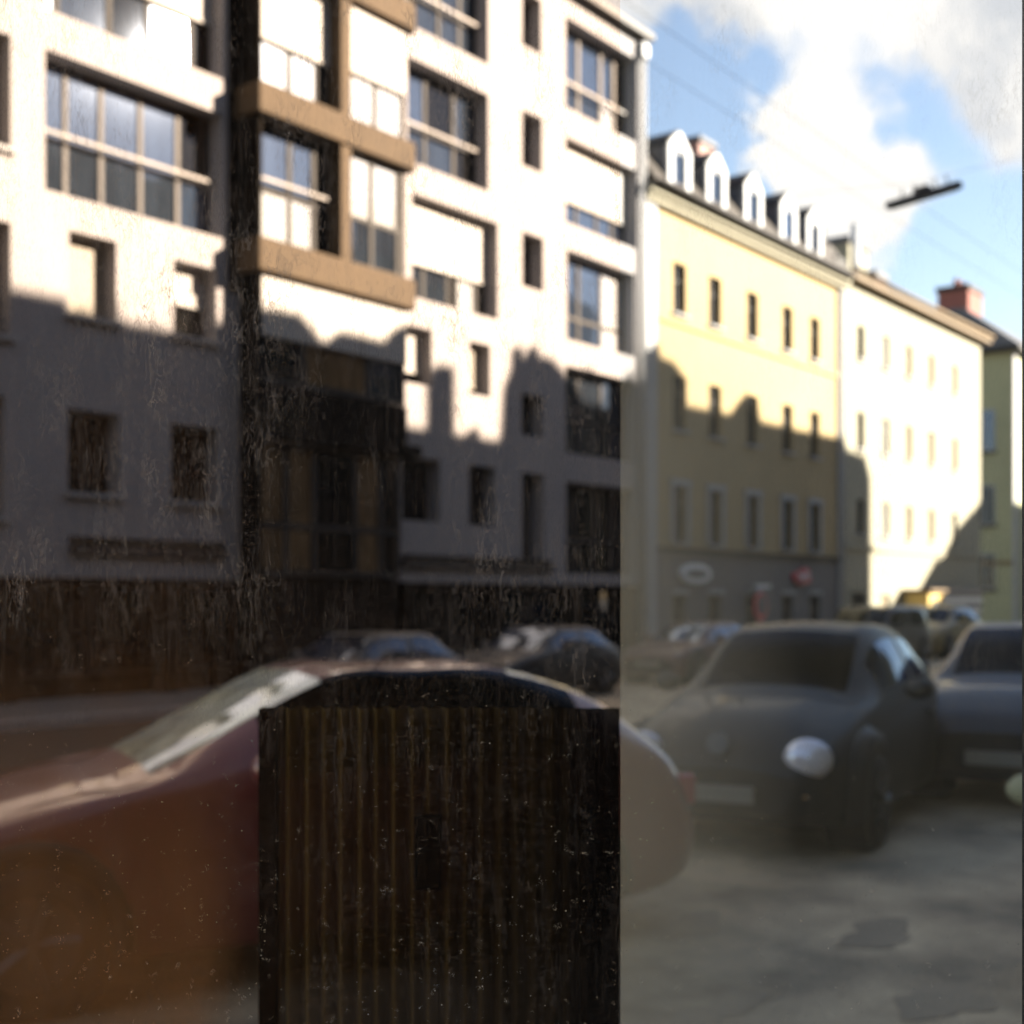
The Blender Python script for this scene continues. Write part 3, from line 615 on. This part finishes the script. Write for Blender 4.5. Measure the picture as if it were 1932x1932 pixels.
def wheel(parent, x, y, r, side, wd=.2):
    m_ = MB(); n = 28; prof = [(r*.64, -wd/2), (r*.92, -wd/2), (r, -wd*.32), (r, wd*.32), (r*.92, wd/2), (r*.64, wd/2)]
    m_.grid([[(p*math.cos(2*math.pi*k/n), q, p*math.sin(2*math.pi*k/n)) for p, q in prof] for k in range(n+1)])
    t = m_.build('wheel', M['tyre'], parent, True, (x, y, r))
    rm = MB(); rm.tube((0, side*(wd*.5-.04), 0), (0, side*(wd*.5-.02), 0), r*.64, 24)
    for k in range(5):
        a = 2*math.pi*k/5; rm.tube((0, side*(wd*.5-.01), 0), (r*.6*math.cos(a), side*(wd*.5-.01), r*.6*math.sin(a)), .035, 6)
    rm.tube((0, side*(wd*.5-.03), 0), (0, side*(wd*.5+.01), 0), .06, 12)
    rm.build('rim', M['rim'], t)
    return t
def make_car(st0, ixc, ixh, ixr, ixe, paintm, loc, head, label, group=None, wb=(.75, 3.2), wr=.31, lights=None, fenders=False, glass='car_glass', bpil=None, jr=(4.15, 4.82), pil=.11, name='parked_car', cat='car', wsglass=None, detail=True, sc=(1, 1, 1)):
    """ixc..ixh windscreen stations, ixr..ixe rear screen stations"""
    st = [tuple([q[0]*sc[0]]+[q[k]*(sc[1] if k in (2, 4, 6) else sc[2]) for k in range(1, 8)]) for q in st0]; wb = tuple(w*sc[0] for w in wb)
    root = empty(name, (loc[0], loc[1], 0), 0, label, cat, group)
    G = car_mesh(st); nx, nj, _ = G.shape
    parts = {}
    def put(key, i, j, sgn):
        v = [G[i][j], G[i+1][j], G[i+1][j+1], G[i][j+1]]; v = [(p[0], p[1]*sgn, p[2]) for p in v]
        if sgn > 0: v = v[::-1]
        parts.setdefault(key, []).append(v)
    bp = bpil or (ixh+1)
    for i in range(nx-1):
        s = i/SUBX
        for j in range(nj-1):
            q = j/SUBJ
            for sgn in (1, -1):
                if ixc <= s < ixh and 5.15 <= q: key = 'windscreen'
                elif ixr <= s < ixe and 5.15 <= q: key = 'rear_window'
                elif jr[0] <= q < jr[1] and ixc+.55 <= s < ixe-.4 and not (abs(s-bp) < pil): key = ('side_window', sgn, s < bp)
                else: key = 'body'
                put(key, i, j, sgn)
    def mk(name, quads, m_):
        d = {}; V = []; F = []
        for q in quads:
            idx = []
            for p in q:
                kk = (round(p[0], 4), round(p[1], 4), round(p[2], 4))
                if kk not in d: d[kk] = len(V); V.append(kk)
                if d[kk] not in idx: idx.append(d[kk])
            if len(idx) > 2: F.append(tuple(idx))
        me = bpy.data.meshes.new(name); me.from_pydata(V, [], F); me.update(); me.materials.append(m_)
        for p in me.polygons: p.use_smooth = True
        o = bpy.data.objects.new(name, me); COL.objects.link(o); o.parent = root; return o
    body = None
    for kx, q in parts.items():
        if kx == 'body':
            # end caps
            body = mk('body', q, paintm)
        elif kx in ('windscreen', 'rear_window'): mk(kx, q, M[wsglass or glass])
        else: mk('side_window', q, M[glass])
    for e in (0, -1):
        ring = [tuple(p) for p in G[e]]+[(p[0], -p[1], p[2]) for p in G[e][::-1]]
        x_ = ring[0][0]; MB().quad(*ring).build('bumper', M['black_plastic'], root)
    Lc = st[-1][0]; hwid = max(s[2] for s in st)
    for x in wb:
        for sd in (1, -1):
            wheel(root, x, sd*(hwid-.08), wr, sd)
            n = 16; P = []
            R1 = wr+.055; tr = .05 if not fenders else .13
            for k in range(n+1):
                a = math.pi*(-.06+1.12*k/n); P.append([(x+(R1+tr*math.cos(b))*math.cos(a), sd*(hwid-.03 if not fenders else hwid-.09)+(tr*.8)*math.sin(b), wr+(R1+tr*math.cos(b))*math.sin(a)) for b in [2*math.pi*c/8 for c in range(9)]])
            MB().grid(P).build('wheel_arch', paintm if fenders else M['black_plastic'], root, True)
            # dark well behind the wheel
            MB().tube((x, sd*(hwid-.30), wr+.02), (x, sd*(hwid-.012), wr+.02), wr+.06, 20).build('wheel_well', M['black_plastic'], root)
    if detail:
        for sd in (1, -1):
            mr = MB().ell((0, 0, 0), (.07, .11, .075)).build('wing_mirror', paintm, root, True, (st[ixc][0]+.42, sd*(hwid+.09), st[ixc][3]+.1))
            if lights:
                lx, ly, lz, lr = lights
                MB().ell((0, 0, 0), (.10, lr*1.0, lr*.82)).build('headlight', M['lens'], root, True, (lx, sd*ly, lz))
            MB().box(Lc-.16, Lc-.06, sd*(hwid-.25)-.1, sd*(hwid-.25)+.1, .62, .78).build('tail_light', M['tail'], root, bevel=.02)
            MB().box(st[bp][0]+.15 if isinstance(bp, int) else 2.2, (st[bp][0] if isinstance(bp, int) else 2.05)+.32, sd*hwid-.01, sd*hwid+.03, .78, .81).build('door_handle', M['black_plastic'], root)
        MB().box(-.045, -.015, -.26, .26, .36, .47).build('number_plate', M['plate'], root)
    root.rotation_euler = (0, 0, head)
    return root
# rows: x, z_bottom, half width, z_shoulder, half width shoulder, z roof edge, half width roof edge, z top centre
beetle = [(0, .30, .50, .52, .48, .56, .34, .58), (.10, .22, .68, .62, .62, .68, .42, .74), (.40, .18, .80, .76, .68, .84, .46, .90), (.85, .17, .84, .88, .72, .95, .50, 1.0), (1.15, .17, .85, .93, .74, 1.0, .56, 1.06),
          (1.70, .17, .86, .97, .76, 1.37, .53, 1.45), (2.30, .17, .86, .98, .76, 1.43, .54, 1.51), (3.0, .17, .86, .98, .75, 1.36, .52, 1.43), (3.45, .18, .85, .94, .70, 1.12, .46, 1.18), (3.85, .22, .78, .80, .58, .86, .40, .90), (4.08, .30, .55, .55, .45, .6, .32, .62)]
coupe = [(0, .30, .52, .50, .50, .54, .36, .56), (.12, .22, .70, .58, .66, .62, .46, .65), (.5, .18, .80, .70, .74, .76, .5, .79), (1.0, .17, .84, .82, .77, .87, .54, .90), (1.3, .17, .85, .87, .78, .92, .60, .96),
         (2.1, .17, .86, .92, .78, 1.28, .56, 1.34), (2.6, .17, .86, .93, .78, 1.31, .55, 1.37), (3.1, .17, .86, .93, .77, 1.29, .52, 1.36), (3.65, .18, .84, .93, .72, 1.13, .50, 1.20), (3.98, .24, .78, .84, .64, .90, .46, .95), (4.15, .34, .60, .60, .5, .66, .36, .68)]
hatch = [(0, .30, .58, .55, .55, .6, .4, .62), (.1, .22, .76, .68, .7, .74, .5, .76), (.5, .18, .84, .84, .76, .9, .56, .93), (.95, .17, .86, .92, .78, .97, .6, 1.0), (1.15, .17, .87, .95, .79, 1.0, .62, 1.04),
         (1.85, .17, .88, .98, .8, 1.37, .6, 1.43), (2.5, .17, .88, 1.0, .8, 1.41, .6, 1.46), (3.3, .17, .88, 1.0, .8, 1.38, .58, 1.43), (3.85, .18, .86, .98, .76, 1.02, .55, 1.06), (4.0, .24, .8, .84, .7, .88, .5, .9), (4.1, .34, .65, .6, .55, .66, .4, .68)]
van = [(0, .32, .68, .7, .66, .76, .5, .78), (.1, .24, .82, .85, .78, .92, .6, .95), (.45, .2, .88, 1.0, .84, 1.06, .66, 1.1), (.7, .2, .9, 1.05, .85, 1.12, .68, 1.18), (.9, .2, .9, 1.1, .86, 1.2, .7, 1.28),
       (1.5, .2, .92, 1.15, .86, 1.74, .74, 1.8), (2.4, .2, .92, 1.15, .86, 1.8, .75, 1.86), (3.6, .2, .92, 1.15, .86, 1.8, .75, 1.85), (4.2, .22, .9, 1.12, .84, 1.7, .7, 1.76), (4.4, .26, .88, 1.0, .82, 1.2, .66, 1.25), (4.5, .34, .8, .7, .7, .75, .5, .78)]
black = paint('black_car_paint', (.003, .003, .0025), .14, 0, .65); red = paint('dull_red_car_paint', (.15, .022, .022), .85, .1, .38)
navy = paint('navy_car_paint', (.006, .010, .022), .35, 0, .6); blackish = paint('dark_grey_car_paint', (.012, .012, .013), .3, 0, .6); silver = paint('silver_car_paint', (.25, .27, .30), 1, .7)
maroon = paint('maroon_car_paint', (.05, .012, .014), .3, 0, .6); yellowp = paint('ochre_car_paint', (.16, .12, .045), .3, 0, .6)
def rot_loc(fwd, right): return (fwd*CA+right*SA, fwd*SA-right*CA)
# local +x runs from the nose to the tail
bx, by = rot_loc(8.75, 1.35)
b = make_car(beetle, 4, 5, 7, 8, black, (bx, by), R(9), 'rounded black two door car with large pale oval headlight, right of the glass edge', wb=(.72, 3.25), wr=.32, lights=(.12, .58, .655, .165), fenders=True, sc=(1.07, 1.04, 1), glass='coupe_glass', name='black_beetle_car'.replace('beetle_', 'rounded_'))
MB().tube((.015, 0, .74), (.045, 0, .735), .075, 20).build('round_badge', M['rim'], b)
for sd in (1, -1): MB().ell((0, 0, 0), (.05, .13, .03)).build('indicator', M['amber'], b, True, (.06, sd*.50, .42))
rx, ry = rot_loc(5.70, -3.0)
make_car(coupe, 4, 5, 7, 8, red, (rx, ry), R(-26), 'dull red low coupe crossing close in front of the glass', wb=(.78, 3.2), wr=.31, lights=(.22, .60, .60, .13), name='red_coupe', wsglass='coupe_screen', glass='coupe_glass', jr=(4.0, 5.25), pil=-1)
nx_, ny_ = rot_loc(10.6, 3.9)
make_car(hatch, 4, 5, 7, 8, navy, (nx_, ny_), R(8), 'dark navy hatchback beyond the rounded black car at the right edge', glass='coupe_glass', wb=(.72, 3.25), wr=.31, lights=(.2, .6, .66, .13), name='navy_hatchback')
far = [(12.1, 13.2, blackish, 'dark car with blue sky in its windscreen, leftmost beyond the red roof', 'car_glass_sky', hatch),
       (16.9, 13.5, blackish, 'dark car with blue sky in its windscreen, right of the red coupe roof', 'car_glass_sky', hatch),
       (22.2, 13.4, maroon, 'maroon car with pale sky in its windscreen, in front of the yellow house', 'car_glass_sky', hatch)]
for (x, y, p, lb, g, stt) in far:
    make_car(stt, 4, 5, 7, 8, p, (x, y), 0, lb, group='cars parked along the far kerb', wb=(.72, 3.25), wr=.31, lights=(.2, .55, .56, .10), glass='car_glass_mid', wsglass=g, sc=(.84, .9, .82))
make_car(van, 4, 5, 7, 8, blackish, (31.2, 13.2), 0, 'dark van parked before the sunlit cream house', wb=(.8, 3.5), wr=.33, lights=(.2, .65, .8, .12), name='parked_van', cat='van', sc=(.9, .95, .8))
make_car(hatch, 4, 5, 7, 8, yellowp, (36.0, 13.3), 0, 'ochre yellow car parked furthest along, below the striped sign', wb=(.72, 3.25), wr=.31, lights=(.2, .6, .66, .12), name='yellow_car', glass='car_glass')
# round-topped bollard at the right edge
px, py = rot_loc(6.2, 2.47)
bo = empty('bollard', (px, py, 0), 0, 'slim dark bollard with a domed grey green cap at the right edge', 'bollard')
MB().tube((0, 0, 0), (0, 0, .80), .05, 18).build('shaft', M['dark'], bo, True); MB().ell((0, 0, .80), (.15, .15, .085), 20, 10).build('cap', M['green_wall'], bo, True)

# ------------------------------------------------------------------ wires and hanging lamp
for (yy, zz, lb) in ((7.5, 8.0, 'thin overhead tram wire, the upper of two across the sky'), (8.25, 8.1, 'thin overhead tram wire, the lower of two across the sky')):
    m_ = MB(); pr = None
    for i in range(26):
        p = (-20+i*6, yy, zz+.05*math.cos(i*1.3))
        if pr: m_.tube(pr, p, .0032, 6)
        pr = p
    tag(m_.build('overhead_wire', M['lampgrey']), lb, 'wire', 'overhead wires over the street')
cw = MB(); cw.tube((21.9, -3.9, 9.3), (21.7, 7.8, 8.62), .003, 6); cw.tube((21.7, 7.8, 8.62), (21.5, 17.8, 9.4), .003, 6)
tag(cw.build('span_wire', M['metal']), 'thin span wire crossing the street that carries the hanging lamp', 'wire')
lp = empty('hanging_street_lamp', (21.7, 7.8, 8.38), R(-17.4), 'long dark tube street lamp hanging on a wire against the clouds', 'street lamp')
MB().prism_y([(-.09, 0), (-.05, .07), (.05, .07), (.09, 0), (.06, -.05), (-.06, -.05)], -.72, .72).build('lamp_housing', M['lampgrey'], lp, bevel=.01)
MB().tube((0, -.66, -.055), (0, .66, -.055), .03, 10).build('lamp_tube', M['g_white'], lp)
MB().box(-.08, .08, -.12, .12, .072, .15).build('lamp_bracket', M['lampgrey'], lp)
for y in (-.5, -.25, .2, .45): MB().tube((0, y, .06), (0, y*.9, .24), .012, 6).build('hanger', M['lampgrey'], lp)

# ------------------------------------------------------------------ shelter: dusty glass the camera looks through
PD = 1.15
def dusty(name, veil, veil_col, brown, streak, streak_col, speck, tint):
    m = bpy.data.materials.new(name); m.use_nodes = True; t = m.node_tree; t.nodes.clear()
    c = N(t, 'ShaderNodeTexCoord'); sep = N(t, 'ShaderNodeSeparateXYZ'); t.links.new(c.outputs['Object'], sep.inputs[0])
    def noise(sc, det, rough, s, off=(0, 0, 0), w=None, dist=0):
        mp = N(t, 'ShaderNodeMapping'); mp.inputs['Scale'].default_value = s; mp.inputs['Location'].default_value = off
        t.links.new(c.outputs['Object'], mp.inputs[0]); n = N(t, 'ShaderNodeTexNoise')
        n.inputs['Scale'].default_value = sc; n.inputs['Detail'].default_value = det; n.inputs['Roughness'].default_value = rough; n.inputs['Distortion'].default_value = dist
        t.links.new(mp.outputs[0], n.inputs['Vector']); return n.outputs[0]
    # contour-like drip marks
    a = noise(110, 4, .6, (1, 1, .34), (1, 2, 3), dist=.45)
    line = mapr(t, math_n(t, 'ABSOLUTE', math_n(t, 'SUBTRACT', a, .5)), .0, .035, 1, 0)
    patch = mapr(t, noise(7, 4, .6, (1, 1, .35), (5, 0, 1)), .38, .66, 0, 1)
    patch2 = mapr(t, noise(30, 3, .6, (1, 1, .4), (2, 7, 1)), .45, .62, 0, 1)
    drips = math_n(t, 'MULTIPLY', line, math_n(t, 'MULTIPLY', patch, patch2))
    fine = mapr(t, noise(430, 3, .7, (1, 1, .4), (0, 0, 0)), .53, .72, 0, 1)
    run = mapr(t, noise(160, 2, .6, (1, 1, .04), (4, 4, 4)), .45, .75, 0, 1)
    vo = N(t, 'ShaderNodeTexVoronoi'); vo.inputs['Scale'].default_value = 150
    t.links.new(c.outputs['Object'], vo.inputs['Vector'])
    dot = mapr(t, vo.outputs['Distance'], .06, .14, 1, 0)
    wn = N(t, 'ShaderNodeTexWhiteNoise'); t.links.new(vo.outputs['Position'], wn.inputs['Vector'])
    dot = math_n(t, 'MULTIPLY', dot, mapr(t, wn.outputs['Value'], .80, .99, 0, 1))
    # short hair-like scratches and flakes
    fl = noise(150, 2, .5, (1, 1, 1), (9, 3, 2), dist=2.2)
    flake = mapr(t, math_n(t, 'ABSOLUTE', math_n(t, 'SUBTRACT', fl, .42)), .0, .02, 1, 0)
    flake = math_n(t, 'MULTIPLY', flake, mapr(t, noise(95, 2, .5, (1, 1, 1), (1, 9, 5)), .62, .72, 0, 1))
    low = mapr(t, sep.outputs['Z'], 1.75, 1.40, 0.25, 1)             # more flakes low on the pane
    specks = math_n(t, 'MULTIPLY', math_n(t, 'ADD', math_n(t, 'MULTIPLY', dot, .8), flake, True), low)
    cloud = mapr(t, noise(5, 4, .6, (1, 1, .6), (3, 3, 8)), .3, .7, .75, 1.25)
    vf = math_n(t, 'MULTIPLY', math_n(t, 'MULTIPLY', cloud, veil), math_n(t, 'MULTIPLY', mapr(t, sep.outputs['Z'], 2.02, 1.85, .12, 1, True), mapr(t, sep.outputs['X'], .09, .25, 1.9, .25)))  # veil of light from behind the glass painted in, stronger at the joint
    vf = math_n(t, 'ADD', vf, math_n(t, 'MULTIPLY', math_n(t, 'ADD', math_n(t, 'MULTIPLY', drips, mapr(t, sep.outputs['Z'], 1.55, 1.75, .25, 1.5)), math_n(t, 'MULTIPLY', math_n(t, 'MULTIPLY', math_n(t, 'ADD', math_n(t, 'MULTIPLY', fine, .9), math_n(t, 'MULTIPLY', run, .25)), mapr(t, sep.outputs['Z'], 1.55, 1.72, .2, 1)), math_n(t, 'ADD', math_n(t, 'MULTIPLY', patch, .6), .14))), streak))
    tr = N(t, 'ShaderNodeBsdfTransparent'); tr.inputs[0].default_value = (*tint, 1)
    def dust_or_veil(col):
        d1 = N(t, 'ShaderNodeBsdfDiffuse'); d2 = N(t, 'ShaderNodeBsdfTranslucent'); d1.inputs[0].default_value = d2.inputs[0].default_value = (*col, 1)
        s = N(t, 'ShaderNodeMixShader'); s.inputs[0].default_value = .6; t.links.new(d1.outputs[0], s.inputs[1]); t.links.new(d2.outputs[0], s.inputs[2]); return s.outputs[0]
    cur = tr.outputs[0]
    if brown:
        # brown veil painted in for the warm interior behind the glass, strongest lower left
        left = mapr(t, sep.outputs['X'], -.222, -.29, 0, 1, True)
        dn = mapr(t, sep.outputs['Z'], 1.66, 1.40, .09, 1)
        bfac = math_n(t, 'MULTIPLY', math_n(t, 'MULTIPLY', left, dn), mapr(t, noise(14, 8, .7, (1, 1, .5), (8, 1, 3)), .3, .7, .5, 1.4))
        bfac = math_n(t, 'ADD', math_n(t, 'MULTIPLY', bfac, brown), math_n(t, 'MULTIPLY', mapr(t, sep.outputs['X'], .02, -.22, 0, .018), mapr(t, sep.outputs['Z'], 1.9, 1.6, 0, 1)))
        s = N(t, 'ShaderNodeMixShader'); t.links.new(bfac, s.inputs[0]); t.links.new(cur, s.inputs[1]); t.links.new(dust_or_veil((.44, .195, .065)), s.inputs[2]); cur = s.outputs[0]
    s = N(t, 'ShaderNodeMixShader'); t.links.new(math_n(t, 'MINIMUM', vf, .6), s.inputs[0]); t.links.new(cur, s.inputs[1]); t.links.new(dust_or_veil(veil_col), s.inputs[2]); cur = s.outputs[0]
    s = N(t, 'ShaderNodeMixShader'); t.links.new(math_n(t, 'MULTIPLY', specks, speck), s.inputs[0]); t.links.new(cur, s.inputs[1]); t.links.new(dust_or_veil((.85, .7, .5)), s.inputs[2]); cur = s.outputs[0]
    o = N(t, 'ShaderNodeOutputMaterial'); t.links.new(cur, o.inputs[0])
    return m
M['pane_l'] = dusty('dusty_glass_brown_veil', .003, (.50, .40, .32), .29, .45, (.5, .5, .5), .9, (.98, .90, .82))
M['pane_r'] = dusty('dusty_glass_grey_veil', .13, (.74, .62, .43), 0, .10, (.5, .5, .5), .5, (1, .985, .95))
ox, oy = rot_loc(PD, 0)
gx = .0938                                            # joint between the two panes
sh = empty('glass_shelter', (ox, oy, 0), R(37-90), 'dusty glass screen with slim dark frame through which the street is seen', 'shelter')
MB().box(-1.6, gx, -.002, .002, .32, 2.5).build('pane', M['pane_l'], sh)['label'] = 'clearer pane with a painted brown veil in its lower left'
MB().box(gx+.0005, .4540, -.002, .002, .32, 2.5).build('pane', M['pane_r'], sh)['label'] = 'greyer pane with painted haze right of the joint'
for (a, b) in ((.4543, .50), (-1.66, -1.601)): MB().box(a, b, -.03, .03, 0, 2.56).build('post', M['black_plastic'], sh)
MB().box(-1.6, .4540, -.03, .03, 2.503, 2.56).build('top_rail', M['black_plastic'], sh)
MB().box(-1.6, .4540, -.03, .03, .26, .317).build('bottom_rail', M['black_plastic'], sh)


# dark pleated curtain behind the glass, built as a standing panel
mcl = bpy.data.materials.new('dark_sheer_cloth'); mcl.use_nodes = True; t = mcl.node_tree; t.nodes.clear()
c = N(t, 'ShaderNodeTexCoord'); sep = N(t, 'ShaderNodeSeparateXYZ'); t.links.new(c.outputs['Object'], sep.inputs[0])
d1 = N(t, 'ShaderNodeBsdfDiffuse'); dc = N(t, 'ShaderNodeMixRGB'); dc.inputs[1].default_value = (.15, .10, .032, 1); dc.inputs[2].default_value = (.004, .0025, .0015, 1); t.links.new(mapr(t, sep.outputs['X'], -.28, .12, 0, 1), dc.inputs[0]); t.links.new(dc.outputs[0], d1.inputs[0]); d2 = N(t, 'ShaderNodeBsdfTransparent')
s = N(t, 'ShaderNodeMixShader'); t.links.new(mapr(t, sep.outputs['X'], -.34, .05, .14, .02), s.inputs[0])
t.links.new(d1.outputs[0], s.inputs[1]); t.links.new(d2.outputs[0], s.inputs[2])
o = N(t, 'ShaderNodeOutputMaterial'); t.links.new(s.outputs[0], o.inputs[0])
CD = 2.0
ox, oy = rot_loc(CD, 0)
cu = empty('pleated_curtain', (ox, oy, 0), R(37-90), 'dark brown pleated curtain panel standing behind the dusty glass', 'curtain')
ztop = 1.534; a0, a1 = -.352, .1626
P = []
n = 260
for i in range(n+1):
    a = a0+(a1-a0)*i/n; ph = 2*math.pi*(a-a0)/.0262
    amp = .021*(1 if a < -.1 else max(.2, 1-(a+.1)*6))
    P.append([(a, amp*math.sin(ph+.4*math.sin(ph*.37)), z) for z in (.04, .8, ztop)])
MB().grid(P).build('pleated_cloth', mcl, cu, True)
MB().box(a0-.027, a0-.001, -.02, .02, .0, ztop).build('curtain_edge_strip', M['dark2'], cu)
MB().box(-.145, -.105, -.036, -.02, 1.266, 1.378).build('curtain_dark_block', M['dark2'], cu, bevel=.003)
